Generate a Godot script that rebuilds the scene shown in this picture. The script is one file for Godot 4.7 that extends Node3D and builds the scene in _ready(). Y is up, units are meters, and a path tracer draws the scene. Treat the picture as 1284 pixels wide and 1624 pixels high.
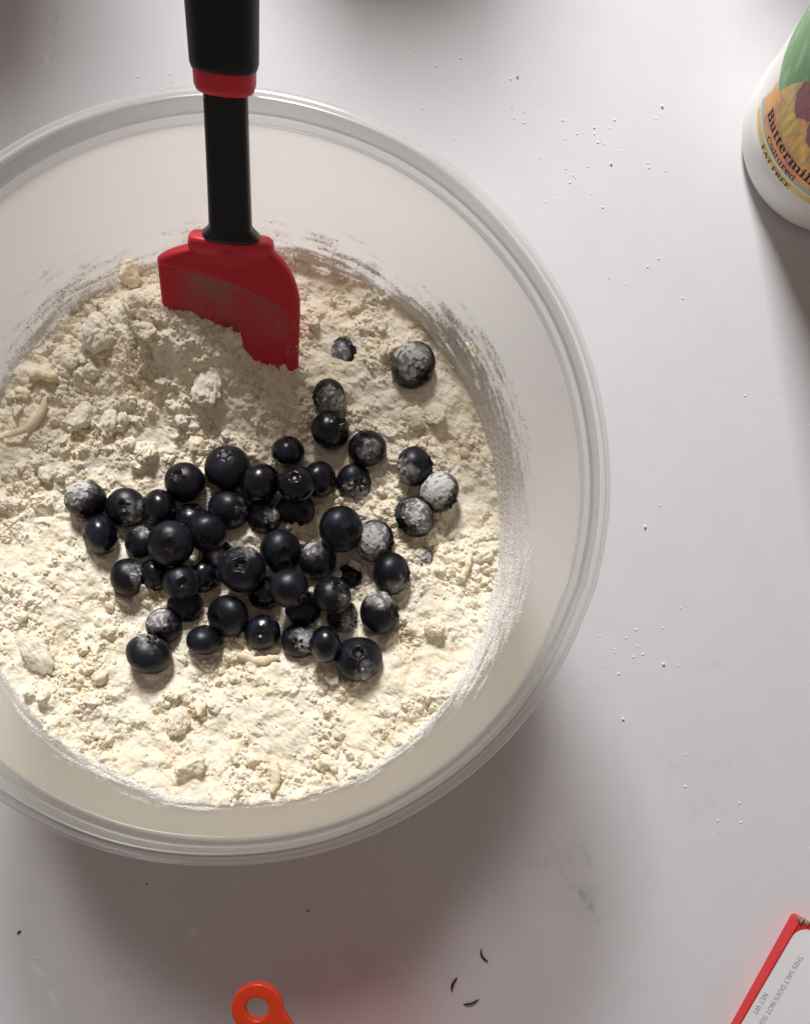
extends Node3D
# Lengths below are millimetres; K turns them into metres when a mesh or a node is made.
const K := 0.001
var M := {}
var taken := {}
var nz := FastNoiseLite.new()      # soft value noise
var fine := FastNoiseLite.new()    # fine grain
var cell := FastNoiseLite.new()    # distance to crumb centres
var cellv := FastNoiseLite.new()   # a value for each crumb
var rng := RandomNumberGenerator.new()
var wall_h := [0.0, 4.0, 10.0, 25.0, 50.0, 75.0, 100.0, 114.0]
var wall_r := [70.0, 78.0, 86.0, 98.5, 111.5, 122.5, 129.6, 132.2]


# ---------------------------------------------------------------- helpers
func numbered(called: String) -> String:
	if not taken.has(called):
		taken[called] = 0
		return called
	taken[called] += 1
	return "%s_%03d" % [called, taken[called]]

func tag(o: Node, label: String, category: String, group := "", kind := "") -> void:
	if label: o.set_meta("label", label)
	if category: o.set_meta("category", category)
	if group: o.set_meta("group", group)
	if kind: o.set_meta("kind", kind)

func thing(called: String, label: String, category: String, at := Vector3.ZERO, turn := Basis.IDENTITY, group := "") -> Node3D:
	var o := Node3D.new()
	o.name = numbered(called)
	o.transform = Transform3D(turn, at * K)
	add_child(o, true)
	tag(o, label, category, group)
	return o

func put(called: String, mesh: Mesh, mat: Material, parent: Node = self, at := Vector3.ZERO) -> MeshInstance3D:
	var o := MeshInstance3D.new()
	o.name = numbered(called) if parent == self else called
	o.mesh = mesh
	o.material_override = mat
	o.position = at * K
	parent.add_child(o, true)
	return o

func mat(c: Color, rough := 0.5, spec := 0.5) -> StandardMaterial3D:
	var m := StandardMaterial3D.new()
	m.albedo_color = c.linear_to_srgb()   # base colours are given as linear values
	m.roughness = rough
	m.metallic_specular = spec
	return m

func build(v: PackedVector3Array, idx: PackedInt32Array, colors := PackedColorArray(), uv := PackedVector2Array(), smooth := true) -> ArrayMesh:
	# vertices in millimetres, triangles clockwise seen from outside
	var n := PackedVector3Array()
	n.resize(v.size())
	for t in range(0, idx.size(), 3):
		var a := v[idx[t]]
		var f := (v[idx[t + 2]] - a).cross(v[idx[t + 1]] - a)
		n[idx[t]] += f
		n[idx[t + 1]] += f
		n[idx[t + 2]] += f
	var p := PackedVector3Array()
	p.resize(v.size())
	for i in v.size():
		p[i] = v[i] * K
		n[i] = n[i].normalized() if n[i].length_squared() > 1e-20 else Vector3.UP
	var a := []
	a.resize(Mesh.ARRAY_MAX)
	a[Mesh.ARRAY_VERTEX] = p
	a[Mesh.ARRAY_INDEX] = idx
	if smooth: a[Mesh.ARRAY_NORMAL] = n
	if colors.size(): a[Mesh.ARRAY_COLOR] = colors
	if uv.size(): a[Mesh.ARRAY_TEX_UV] = uv
	var m := ArrayMesh.new()
	m.add_surface_from_arrays(Mesh.PRIMITIVE_TRIANGLES, a)
	return m

func quads(idx: PackedInt32Array, a: int, b: int, c: int, d: int, flip: bool) -> void:
	if flip: idx.append_array(PackedInt32Array([a, c, b, a, d, c]))
	else: idx.append_array(PackedInt32Array([a, b, c, a, c, d]))

# A grid of nu x nv cells; f(u, v) gives the point. Going u then v must turn clockwise from outside, else flip.
func grid(nu: int, nv: int, f: Callable, wrap := false, flip := false, colour = null) -> ArrayMesh:
	var v := PackedVector3Array()
	var uv := PackedVector2Array()
	var col := PackedColorArray()
	var w := nu if wrap else nu + 1
	for j in nv + 1:
		for i in w:
			var q := Vector2(float(i) / nu, float(j) / nv)
			v.append(f.call(q.x, q.y))
			uv.append(q)
			if colour != null: col.append(colour.call(q.x, q.y))
	var idx := PackedInt32Array()
	for j in nv:
		for i in nu:
			var i2 := (i + 1) % w
			quads(idx, j * w + i, j * w + i2, (j + 1) * w + i2, (j + 1) * w + i, flip)
	return build(v, idx, col, uv)

# Turns a closed or open outline (radius, height) about the y axis; wobble(angle) is added to the radius.
func lathe(outline: PackedVector2Array, segs: int, wobble = null) -> ArrayMesh:
	var v := PackedVector3Array()
	for p in outline:
		for i in segs:
			var a := TAU * i / segs
			var r: float = p.x + (wobble.call(a) if wobble != null and p.x > 1.0 else 0.0)
			v.append(Vector3(r * cos(a), p.y, r * sin(a)))
	var idx := PackedInt32Array()
	for j in outline.size() - 1:
		for i in segs:
			var i2 := (i + 1) % segs
			quads(idx, j * segs + i, j * segs + i2, (j + 1) * segs + i2, (j + 1) * segs + i, true)
	return build(v, idx)

# A rounded-rectangle section carried along the y axis: rings of [y, half width, half depth, corner power]
func loft(rings: Array, segs := 40) -> ArrayMesh:
	var v := PackedVector3Array()
	var idx := PackedInt32Array()
	var all := rings.duplicate()
	all.push_front([rings[0][0], 0.01, 0.01, 2.0])
	all.push_back([rings[-1][0], 0.01, 0.01, 2.0])
	for r in all:
		for i in segs:
			var a := TAU * i / segs
			var e: float = 2.0 / r[3]
			v.append(Vector3(r[1] * signf(cos(a)) * pow(absf(cos(a)), e), r[0], r[2] * signf(sin(a)) * pow(absf(sin(a)), e)))
	for j in all.size() - 1:
		for i in segs:
			var i2 := (i + 1) % segs
			quads(idx, j * segs + i, j * segs + i2, (j + 1) * segs + i2, (j + 1) * segs + i, true)
	return build(v, idx)

# A round body: f(direction) gives its radius
func ball(nu: int, nv: int, f: Callable, colour = null) -> ArrayMesh:
	var dir := func(u: float, w: float) -> Vector3:
		var t := PI * clampf(w, 0.004, 0.996)
		return Vector3(sin(t) * cos(TAU * u), cos(t), sin(t) * sin(TAU * u))
	var paint = null
	if colour != null:
		paint = func(u: float, w: float) -> Color: return colour.call(dir.call(u, w))
	return grid(nu, nv, func(u: float, w: float) -> Vector3:
		var d: Vector3 = dir.call(u, w)
		return d * f.call(d), true, false, paint)

# The cells of a grid where keep(u, v) is above nothing: powder lying in flecks on a surface
func flecks(nu: int, nv: int, f: Callable, keep: Callable, wrap := false, flip := false) -> ArrayMesh:
	var v := PackedVector3Array()
	var idx := PackedInt32Array()
	var at := {}
	for j in nv:
		for i in nu:
			if keep.call((i + 0.5) / nu, (j + 0.5) / nv) <= 0.0: continue
			var c := []
			for k in [[i, j], [i + 1, j], [i + 1, j + 1], [i, j + 1]]:
				var ii: int = k[0] % nu if wrap else k[0]
				var key: int = k[1] * (nu + 1) + ii
				if not at.has(key):
					at[key] = v.size()
					v.append(f.call(float(ii) / nu, float(k[1]) / nv))
				c.append(at[key])
			quads(idx, c[0], c[1], c[2], c[3], flip)
	return build(v, idx) if idx.size() else null

func smooth01(a: float, b: float, x: float) -> float:
	var t := clampf((x - a) / (b - a), 0.0, 1.0)
	return t * t * (3.0 - 2.0 * t)

func lettering(text: String, height: float, bold: bool, serif: bool) -> Array:
	var t := TextMesh.new()
	var f := SystemFont.new()
	f.font_names = PackedStringArray(["Droid Serif" if serif else "Droid Sans"])
	f.font_weight = 700 if bold else 400
	t.font = f
	t.text = text
	t.font_size = 64
	t.pixel_size = height / 46.0   # a capital of this font size stands about 46 pixels high
	t.depth = 0.0
	t.curve_step = 1.5
	t.horizontal_alignment = HORIZONTAL_ALIGNMENT_LEFT
	return t.get_mesh_arrays()

# ---------------------------------------------------------------- shapes of the bowl and of what is in it
func wall(h: float) -> float:
	for i in wall_h.size() - 1:
		if h <= wall_h[i + 1] or i == wall_h.size() - 2:
			var a := maxi(i - 1, 0)
			var b := mini(i + 2, wall_h.size() - 1)
			return cubic_interpolate_in_time(wall_r[i], wall_r[i + 1], wall_r[a], wall_r[b], clampf((h - wall_h[i]) / (wall_h[i + 1] - wall_h[i]), 0, 1), wall_h[i + 1] - wall_h[i], wall_h[a] - wall_h[i], wall_h[b] - wall_h[i])
	return 0.0

func heap(x: float, z: float) -> float:
	var h := 60.0 + 0.105 * z - 0.045 * x
	h -= 6.0 * exp(-(x * x + (z - 15.0) ** 2) / 4050.0)
	h += 0.00062 * maxf(z, 0.0) ** 2 + 0.00025 * maxf(z, 0.0) * maxf(x, 0.0) - 0.0035 * maxf(x - 50.0, 0.0) ** 2   # pushed up towards the photographer
	return h + 24.0 * smooth01(-97, -81, z) * exp(-((x + 27.0) / 32.0) ** 2 - ((z + 74.0) / 26.0) ** 2)

func clotted(x: float, z: float) -> float:
	# 0 where the flour lies as smooth powder, above 1 where it is clotted; most so at the upper left
	return clampf(0.55 + 1.1 * nz.get_noise_2d(x * 2.4 + 900.0, z * 2.4) + 0.45 * nz.get_noise_2d(x * 7.0 + 40.0, z * 7.0) + 0.3 * smooth01(20.0, -60.0, z) * smooth01(40.0, -40.0, x), 0.22, 1.2)

func crumbly(x: float, z: float) -> float:
	var wx := x + 1.6 * nz.get_noise_2d(x * 12.0, z * 12.0) + 0.4 * fine.get_noise_2d(x * 40.0, z * 40.0)
	var wz := z + 1.6 * nz.get_noise_2d(x * 12.0 + 300.0, z * 12.0) + 0.4 * fine.get_noise_2d(x * 40.0 + 500.0, z * 40.0)
	var rough := clotted(x, z)
	var h := 3.0 * nz.get_noise_2d(x * 2.6, z * 2.6 + 77.0) + 1.4 * nz.get_noise_2d(x * 8.0, z * 8.0)
	# rounded clots with creases between them, then the crumbs they are made of
	h += rough * (5.0 * absf(nz.get_noise_2d(wx * 4.2, wz * 4.2)) + 2.4 * absf(fine.get_noise_2d(wx * 8.0 + 70.0, wz * 8.0)) + 0.9 * absf(fine.get_noise_2d(wx * 19.0 + 170.0, wz * 19.0)) - 2.2)
	var crumb := 0.22 + 0.6 * rough
	for k in [[2.2, 0.55, 0.0], [4.4, 0.36, 410.0]]:
		var d: float = cell.get_noise_2d(wx * k[0] + k[2], wz * k[0]) + 1.0
		var a: float = 0.5 + 0.5 * cellv.get_noise_2d(wx * k[0] + k[2], wz * k[0])
		h += k[1] * crumb * a * a * maxf(0.0, 1.0 - 1.2 * d * d)
	return h - 0.3 + (0.14 + 0.14 * rough) * fine.get_noise_2d(x * 55.0, z * 55.0) + 0.13 * fine.get_noise_2d(x * 110.0, z * 110.0)

func ground(x: float, z: float) -> float:
	return heap(x, z) + crumbly(x, z)

func flour_colour(x: float, z: float) -> Color:
	var y := smooth01(-0.15, 0.55, nz.get_noise_2d(x * 4.0 + 50.0, z * 4.0 + 20.0) + 0.5 * fine.get_noise_2d(x * 14.0, z * 14.0))
	var k := 1.0 + 0.06 * fine.get_noise_2d(x * 25.0 + 60.0, z * 25.0)
	return Color(0.89, 0.825, 0.69).lerp(Color(0.885, 0.79, 0.605), y) * k


# ---------------------------------------------------------------- the scene
func _ready() -> void:
	rng.seed = 7
	for n in [nz, fine, cell, cellv]:
		n.seed = 11
		n.frequency = 0.01
	nz.noise_type = FastNoiseLite.TYPE_SIMPLEX_SMOOTH
	nz.fractal_octaves = 3
	fine.noise_type = FastNoiseLite.TYPE_SIMPLEX
	fine.fractal_octaves = 2
	for n in [cell, cellv]:
		n.noise_type = FastNoiseLite.TYPE_CELLULAR
		n.fractal_type = FastNoiseLite.FRACTAL_NONE
		n.frequency = 0.17
		n.cellular_distance_function = FastNoiseLite.DISTANCE_EUCLIDEAN
	cell.cellular_return_type = FastNoiseLite.RETURN_DISTANCE
	cellv.cellular_return_type = FastNoiseLite.RETURN_CELL_VALUE

	# camera: held level above the table, the lens shifted as the crop of the photograph asks
	var cam := Camera3D.new()
	cam.name = "camera"
	cam.position = Vector3(71.3, 453.0, 55.4) * K
	cam.rotation_degrees = Vector3(-90, 0, 0)
	cam.set_frustum(0.02 * 1624.0 / 1450.0, Vector2(-18.0, 188.0) * 0.02 / 1450.0, 0.02, 20.0)
	add_child(cam)
	cam.current = true

	var env := Environment.new()
	env.background_mode = Environment.BG_COLOR
	env.background_color = Color(0.172, 0.140, 0.122).linear_to_srgb()   # the dim warm room behind the photographer
	env.tonemap_mode = Environment.TONE_MAPPER_LINEAR
	env.tonemap_exposure = 1.0
	env.sdfgi_enabled = true
	env.ssao_enabled = true
	env.ssil_enabled = true
	var we := WorldEnvironment.new()
	we.name = "environment"
	we.environment = env
	add_child(we)

	# the window: the only light
	var at := Vector3(-110, 970, -1330)
	var facing := Basis.looking_at((Vector3(40, 60, 0) - at).normalized(), Vector3.UP)
	var lamp := AreaLight3D.new()
	lamp.name = "window_light"
	lamp.area_size = Vector2(0.30, 0.34)
	lamp.light_energy = 3.42
	lamp.light_color = Color(1.0, 0.99, 0.985)
	lamp.area_range = 6.0
	lamp.area_attenuation = 2.0
	lamp.shadow_enabled = true
	lamp.transform = Transform3D(facing, at * K)
	add_child(lamp)
	window(at, facing)

	materials()
	table()
	bowl()
	flour()
	lumps()
	berries()
	spatula()
	bottle()
	salt_box()
	measuring_cup()
	crumbs_on_table()
	things_out_of_frame()


func window(at: Vector3, facing: Basis) -> void:
	var t := thing("window", "small bright window across the table from the photographer", "window", at + facing.z * 14.0, facing)
	var pane := BoxMesh.new()
	pane.size = Vector3(0.30, 0.34, 0.004)
	var g := mat(Color(0.8, 0.8, 0.8), 0.4)
	g.emission_enabled = true
	g.emission = Color(1, 0.98, 0.96)
	g.emission_energy_multiplier = 1.2
	put("pane", pane, g, t)
	var wood := mat(Color(0.7, 0.68, 0.65), 0.5)
	for s in [[Vector3(0, 190, 0), Vector3(420, 38, 40)], [Vector3(0, -190, 0), Vector3(420, 38, 40)], [Vector3(-181, 0, 0), Vector3(58, 340, 40)], [Vector3(181, 0, 0), Vector3(58, 340, 40)]]:
		var b := BoxMesh.new()
		b.size = s[1] * K
		put("frame", b, wood, t, s[0])


func noise_texture(freq: float, octaves: int, low: Color, high: Color, sd := 3, size := 512) -> NoiseTexture2D:
	var n := FastNoiseLite.new()
	n.seed = sd
	n.frequency = freq
	n.fractal_octaves = octaves
	var r := Gradient.new()
	r.set_color(0, low)
	r.set_color(1, high)
	var t := NoiseTexture2D.new()
	t.width = size
	t.height = size
	t.seamless = true
	t.noise = n
	t.color_ramp = r
	return t

func materials() -> void:
	M.flour = mat(Color(1, 1, 1), 0.95, 0.2)
	M.flour.vertex_color_use_as_albedo = true
	M.crumb = M.flour
	M.dust = mat(Color(0.80, 0.775, 0.74), 0.95, 0.2)
	M.haze = mat(Color(1, 1, 1), 0.95, 0.2)
	M.haze.vertex_color_use_as_albedo = true
	M.haze.transparency = BaseMaterial3D.TRANSPARENCY_ALPHA
	M.film = mat(Color(0.50, 0.49, 0.49), 0.9, 0.2)
	M.butter = mat(Color(0.86, 0.77, 0.55), 0.8, 0.3)
	M.black = mat(Color(0.009, 0.010, 0.014), 0.36, 0.45)
	M.grip = mat(Color(0.010, 0.011, 0.015), 0.5, 0.4)
	M.grip.heightmap_enabled = true
	M.grip.heightmap_texture = noise_texture(0.06, 2, Color.BLACK, Color.WHITE, 5)
	M.grip.heightmap_scale = 0.012
	M.grip.uv1_triplanar = true
	M.grip.uv1_scale = Vector3.ONE * 40.0
	M.red = mat(Color(0.70, 0.034, 0.058), 0.42, 0.4)
	M.orange = mat(Color(0.93, 0.068, 0.016), 0.3, 0.5)
	M.bowl = mat(Color(0.80, 0.77, 0.645, 0.33), 0.32, 0.5)
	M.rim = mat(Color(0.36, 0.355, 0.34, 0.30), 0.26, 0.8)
	M.darkened_rim_wall = mat(Color(0.34, 0.335, 0.31, 0.30), 0.26, 0.8)  # grey tint painted in for the dark line that refraction draws in clear plastic
	M.flange = mat(Color(0.75, 0.73, 0.72, 0.13), 0.12, 0.7)
	for k in ["bowl", "rim", "darkened_rim_wall", "flange"]:
		M[k].transparency = BaseMaterial3D.TRANSPARENCY_ALPHA
	M.bowl.backlight_enabled = true
	M.bowl.backlight = Color(0.92, 0.905, 0.88)
	M.rim.backlight_enabled = true
	M.rim.backlight = Color(1.0, 1.0, 0.98)
	M.jug = mat(Color(0.86, 0.86, 0.82), 0.32, 0.5)
	M.jug.subsurf_scatter_enabled = true
	M.jug.subsurf_scatter_strength = 0.15
	M.ink = mat(Color(0.045, 0.022, 0.03), 0.6, 0.3)
	M.grey_ink = mat(Color(0.33, 0.35, 0.42), 0.6, 0.3)
	M.card_red = mat(Color(0.62, 0.035, 0.04), 0.5, 0.4)
	M.card_white = mat(Color(0.88, 0.90, 0.93), 0.38, 0.5)
	M.card_torn = mat(Color(0.33, 0.24, 0.16), 0.95, 0.2)
	M.sliver = mat(Color(0.035, 0.018, 0.015), 0.6, 0.4)


func table() -> void:
	# a white laminate top with faint mottling, a few smudges and dried streaks
	var size := 1024
	var im := Image.create(size, size, false, Image.FORMAT_RGB8)
	var w := 1300.0
	var x0 := -600.0
	var z0 := -830.0
	for j in size:
		for i in size:
			var x := x0 + w * i / size
			var z := z0 + w * j / size
			var k := 1.0 + 0.022 * nz.get_noise_2d(x * 0.6, z * 0.6) + 0.012 * fine.get_noise_2d(x * 4.0, z * 4.0)
			im.set_pixel(i, j, Color(0.685 * k, 0.682 * k, 0.715 * k).linear_to_srgb())
	var marks := [   # from, to, width, strength (below 1 darker)
		[Vector2(140, 170), Vector2(157, 192), 5.0, 0.955], [Vector2(149, 181), Vector2(161, 198), 1.6, 0.88], [Vector2(131, 172), Vector2(143, 160), 3.0, 0.95],
		[Vector2(152, 160), Vector2(158, 170), 1.2, 0.93], [Vector2(214, 122), Vector2(226, 120), 1.0, 0.95], [Vector2(208, 72), Vector2(222, 71), 1.5, 0.96],
		[Vector2(-108, -252), Vector2(-110, -228), 1.1, 0.93], [Vector2(-110, -238), Vector2(-112, -226), 1.0, 1.10], [Vector2(-40, 205), Vector2(-35, 214), 1.5, 1.08],
		[Vector2(-118, 222), Vector2(-108, 240), 1.5, 1.07], [Vector2(-85, 236), Vector2(-78, 230), 2.0, 1.06], [Vector2(60, 205), Vector2(68, 199), 1.4, 0.95],
		[Vector2(196, 118), Vector2(212, 140), 9.0, 0.975], [Vector2(25, 190), Vector2(45, 222), 10.0, 0.97]]
	for m in marks:
		var lo := Vector2(minf(m[0].x, m[1].x) - m[2] * 3, minf(m[0].y, m[1].y) - m[2] * 3)
		var hi := Vector2(maxf(m[0].x, m[1].x) + m[2] * 3, maxf(m[0].y, m[1].y) + m[2] * 3)
		for j in range(int((lo.y - z0) / w * size), int((hi.y - z0) / w * size)):
			for i in range(int((lo.x - x0) / w * size), int((hi.x - x0) / w * size)):
				var p := Vector2(x0 + w * i / size, z0 + w * j / size)
				p += Vector2(fine.get_noise_2d(p.x * 6.0, p.y * 6.0), fine.get_noise_2d(p.x * 6.0 + 90.0, p.y * 6.0)) * m[2] * 1.2
				var d: float = p.distance_to(Geometry2D.get_closest_point_to_segment(p, m[0], m[1])) / m[2]
				var f: float = lerpf(1.0, m[3], exp(-d * d) * clampf(0.6 + fine.get_noise_2d(p.x * 9.0, p.y * 9.0), 0.0, 1.0))
				var c := im.get_pixel(i, j)
				im.set_pixel(i, j, Color(minf(c.r * f, 1), minf(c.g * f, 1), minf(c.b * f, 1)))
	var m := StandardMaterial3D.new()
	m.albedo_texture = ImageTexture.create_from_image(im)
	m.roughness = 1.0
	m.roughness_texture = noise_texture(0.012, 4, Color(0.52, 0.52, 0.52), Color(0.66, 0.66, 0.66), 8)
	m.metallic_specular = 0.36
	m.heightmap_enabled = true
	m.heightmap_texture = noise_texture(0.02, 3, Color.BLACK, Color.WHITE, 21)
	m.heightmap_scale = 0.02
	var v := PackedVector3Array()
	var uv := PackedVector2Array()
	for p in [Vector2(0, 0), Vector2(1, 0), Vector2(1, 1), Vector2(0, 1)]:
		v.append(Vector3(x0 + w * p.x, 0, z0 + w * p.y))
		uv.append(p)
	var idx := PackedInt32Array([0, 1, 2, 0, 2, 3])
	for s in [[0, 1], [1, 2], [2, 3], [3, 0]]:   # the edge, 30 mm thick
		var n := v.size()
		for p in [v[s[0]], v[s[1]], v[s[1]] + Vector3(0, -30, 0), v[s[0]] + Vector3(0, -30, 0)]:
			v.append(p)
			uv.append(Vector2(0.01, 0.01))
		idx.append_array(PackedInt32Array([n, n + 2, n + 1, n, n + 3, n + 2]))
	var o := put("table", build(v, idx, PackedColorArray(), uv, false), m)
	tag(o, "white laminate table top dusted with flour specks", "table", "", "structure")


func bowl() -> void:
	var t := thing("mixing_bowl", "large milky clear plastic mixing bowl holding the flour mixture and blueberries", "bowl")
	var line := PackedVector2Array([Vector2(0.01, 1.8), Vector2(60, 1.8)])
	var h := 2.4
	while h < 113.5:
		line.append(Vector2(wall(h), h))
		h += 2.2
	line.append(Vector2(wall(113.6), 113.6))
	line.append(Vector2(wall(113.6) + 1.5, 113.3))
	h = 112.0
	while h > 1.5:
		line.append(Vector2(wall(h) + 1.7, h - 0.6))
		h -= 2.2
	line.append(Vector2(66, 0.3))
	line.append(Vector2(64, 0.0))
	line.append(Vector2(0.01, 0.0))
	put("wall", lathe(line, 180), M.bowl, t)
	var sway := func(a: float) -> float:
		return 0.35 * sin(3.0 * a + 0.6) + 0.16 * sin(11.0 * a) + 0.5 * exp(-((fposmod(a + 2.86, TAU) - PI) / 0.03) ** 2) - 0.4 * exp(-((fposmod(a + 0.55, TAU) - PI) / 0.1) ** 2)
	for part in [["shoulder", M.rim, [[131.6, 114.4], [132.2, 115.2], [134.0, 115.6], [134.8, 115.9], [136.4, 115.4], [136.0, 114.2], [133.4, 113.7], [131.6, 114.4]]],
			["darkened_rim_wall", M.darkened_rim_wall, [[134.9, 116.1], [135.2, 122.4], [135.9, 124.1], [137.0, 124.9], [137.1, 123.2], [136.9, 122.0], [136.5, 115.9], [134.9, 116.1]]],
			["flange", M.flange, [[137.2, 125.0], [138.6, 125.1], [140.2, 124.4], [141.0, 123.0], [141.3, 118.0], [140.9, 117.1], [140.2, 117.3], [139.9, 121.8], [139.1, 123.2], [137.6, 123.7], [137.2, 125.0]]]]:
		var lip := PackedVector2Array()
		for p in part[2]: lip.append(Vector2(p[0], p[1]))
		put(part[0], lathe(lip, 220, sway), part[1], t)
	# flour clinging to the wall above the mixture, thick near it and in streaks higher up
	var reach := func(a: float) -> float:
		# height of the mixture where it meets the wall in this direction
		var y := 60.0
		for k in 6: y = heap(wall(y) * cos(a), wall(y) * sin(a))
		return y
	var edge := PackedFloat32Array()
	for i in 720: edge.append(reach.call(TAU * i / 720.0))
	var spot := func(u: float, w: float) -> Vector3:
		var a := TAU * u
		var y: float = edge[int(u * 720.0) % 720] - 4.0 + 34.0 * w
		var lift := 0.25 + 0.35 * (0.5 + 0.5 * fine.get_noise_2d(u * 30000.0, w * 2000.0))
		var r := wall(y) - lift
		return Vector3(r * cos(a), y + 0.1, r * sin(a))
	var thickness := func(u: float, w: float) -> float:
		var a := TAU * u
		var s := sin(a)   # -1 away from the photographer
		var c := cos(a)
		var span := 0.34 + 0.34 * smooth01(0.2, -0.9, s) + 0.7 * smooth01(0.2, 0.9, c) * smooth01(0.9, 0.2, absf(s)) + 0.15 * smooth01(-0.3, -0.9, c)
		span *= 0.8 + 0.5 * nz.get_noise_2d(c * 130.0, s * 130.0)
		var d := w / span
		var streak := nz.get_noise_3d(c * 420.0 + w * 250.0, s * 420.0, w * 900.0)
		var gap := nz.get_noise_3d(c * 900.0, s * 900.0, w * 500.0 + 333.0)
		return 0.8 + 0.35 * smooth01(0.3, 0.9, c) - 1.0 * d + 0.75 * streak + 0.35 * gap
	var keep := func(u: float, w: float) -> float:
		var a := TAU * u
		var grain := fine.get_noise_3d(cos(a) * 9000.0, sin(a) * 9000.0, w * 2400.0)
		return thickness.call(u, w) - 0.62 + 0.9 * grain
	var thin := put("flour_haze", grid(1080, 46, func(u: float, w: float) -> Vector3:
		var a := TAU * u
		var y: float = edge[int(u * 720.0) % 720] - 4.0 + 34.0 * w
		return Vector3((wall(y) - 0.2) * cos(a), y + 0.1, (wall(y) - 0.2) * sin(a)), true, false, func(u: float, w: float) -> Color:
		var a := TAU * u
		var grain := fine.get_noise_3d(cos(a) * 4500.0, sin(a) * 4500.0, w * 1500.0)
		var k := smooth01(-0.25, 0.9, thickness.call(u, w) + 0.3 * grain) * smooth01(1.0, 0.85, w)
		return Color(0.80, 0.785, 0.765, 0.95 * k)), M.haze, t)
	thin.set_meta("kind", "stuff")
	var dust := put("flour_dust", flecks(1500, 60, spot, keep, true, false), M.dust, t)
	dust.set_meta("kind", "stuff")


func flour() -> void:
	var n := 660
	var step := 0.41
	var half := n * step * 0.5
	var map := PackedInt32Array()
	map.resize((n + 1) * (n + 1))
	map.fill(-1)
	var v := PackedVector3Array()
	var col := PackedColorArray()
	for j in n + 1:
		for i in n + 1:
			var x := i * step - half
			var z := j * step - half
			var r := sqrt(x * x + z * z)
			if r > 131.0: continue
			var y := heap(x, z)
			if r > wall(y) + 6.0: continue
			y += crumbly(x, z)
			if r > wall(y) + 0.8: continue
			map[j * (n + 1) + i] = v.size()
			v.append(Vector3(x, y, z))
			col.append(flour_colour(x, z))
	var idx := PackedInt32Array()
	for j in n:
		for i in n:
			var a := map[j * (n + 1) + i]
			var b := map[j * (n + 1) + i + 1]
			var c := map[(j + 1) * (n + 1) + i + 1]
			var d := map[(j + 1) * (n + 1) + i]
			if a >= 0 and b >= 0 and c >= 0 and d >= 0:
				quads(idx, a, b, c, d, false)
	var heapm := put("flour_mixture", build(v, idx, col), M.flour)
	tag(heapm, "crumbly cream coloured flour and butter mixture filling the bowl", "flour", "", "stuff")
	# loose crumbs on it
	for kind in 4:
		var off := 40.0 * kind
		var rough_ball := ball(20, 13, func(d: Vector3) -> float:
			return 1.0 + 0.55 * nz.get_noise_3d(d.x * 80.0 + off, d.y * 80.0, d.z * 80.0) + 0.22 * fine.get_noise_3d(d.x * 160.0 + off, d.y * 160.0, d.z * 160.0))
		var mm := MultiMesh.new()
		mm.transform_format = MultiMesh.TRANSFORM_3D
		mm.use_colors = true
		mm.mesh = rough_ball
		var where: Array[Transform3D] = []
		var tint: Array[Color] = []
		for k in 9000:
			var a := rng.randf() * TAU
			var r := 126.0 * sqrt(rng.randf())
			var x := r * cos(a)
			var z := r * sin(a)
			var c := clotted(x, z)
			if rng.randf() > 0.8 * c * c - 0.04: continue
			var s := 0.24 + 0.32 * rng.randf() + 0.8 * pow(rng.randf(), 6.0)
			if rng.randf() < 0.022 * c: s = rng.randf_range(1.4, 3.4)   # a soft clot
			var y := ground(x, z)
			if sqrt(x * x + z * z) + s > wall(y) - 0.3: continue
			var b := Basis.from_euler(Vector3(rng.randf() * 0.8, rng.randf() * TAU, rng.randf() * 0.8)).scaled_local(Vector3(rng.randf_range(0.8, 1.35), rng.randf_range(0.5, 0.85), rng.randf_range(0.8, 1.35)) * s)
			where.append(Transform3D(b, Vector3(x, y + s * 0.12, z) * K))
			tint.append(flour_colour(x + 3.0, z + 5.0) * rng.randf_range(0.96, 1.04))
		mm.instance_count = where.size()
		for k in where.size():
			mm.set_instance_transform(k, where[k])
			mm.set_instance_color(k, tint[k])
		var o := MultiMeshInstance3D.new()
		o.name = "loose_crumbs"
		o.multimesh = mm
		o.material_override = M.crumb
		o.set_meta("kind", "stuff")
		heapm.add_child(o, true)


func lump(x: float, z: float, size: Vector3, label: String, called := "flour_clump", category := "flour clump", yellow := 0.2, lift := 0.12) -> void:
	var off := rng.randf() * 900.0
	var c := Color(0.90, 0.84, 0.715).lerp(Color(0.88, 0.78, 0.56), yellow)
	var m := ball(72, 48, func(d: Vector3) -> float:
		var q := d * 36.0
		var e := 0.88 + 0.5 * nz.get_noise_3d(q.x * 1.4 + off, q.y * 1.4, q.z * 1.4) + 0.3 * absf(nz.get_noise_3d(q.x * 3.0, q.y * 3.0 + off, q.z * 3.0)) + 0.06 * fine.get_noise_3d(d.x * 240.0 + off, d.y * 240.0, d.z * 240.0) + 0.03 * fine.get_noise_3d(d.x * 600.0 + off, d.y * 600.0, d.z * 600.0)
		return e, func(d: Vector3) -> Color: return c * (1.0 + 0.08 * fine.get_noise_3d(d.x * 90.0 + off, d.y * 90.0, d.z * 90.0)))
	var o := put(called, m, M.flour, self, Vector3(x, heap(x, z) + 1.0 + size.y * lift, z))
	o.basis = Basis.from_euler(Vector3(rng.randf_range(-0.3, 0.3), rng.randf() * TAU, rng.randf_range(-0.3, 0.3))).scaled_local(size)
	tag(o, label, category, "lumps in the flour mixture" if category == "flour clump" else "butter flakes in the flour mixture")

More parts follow.
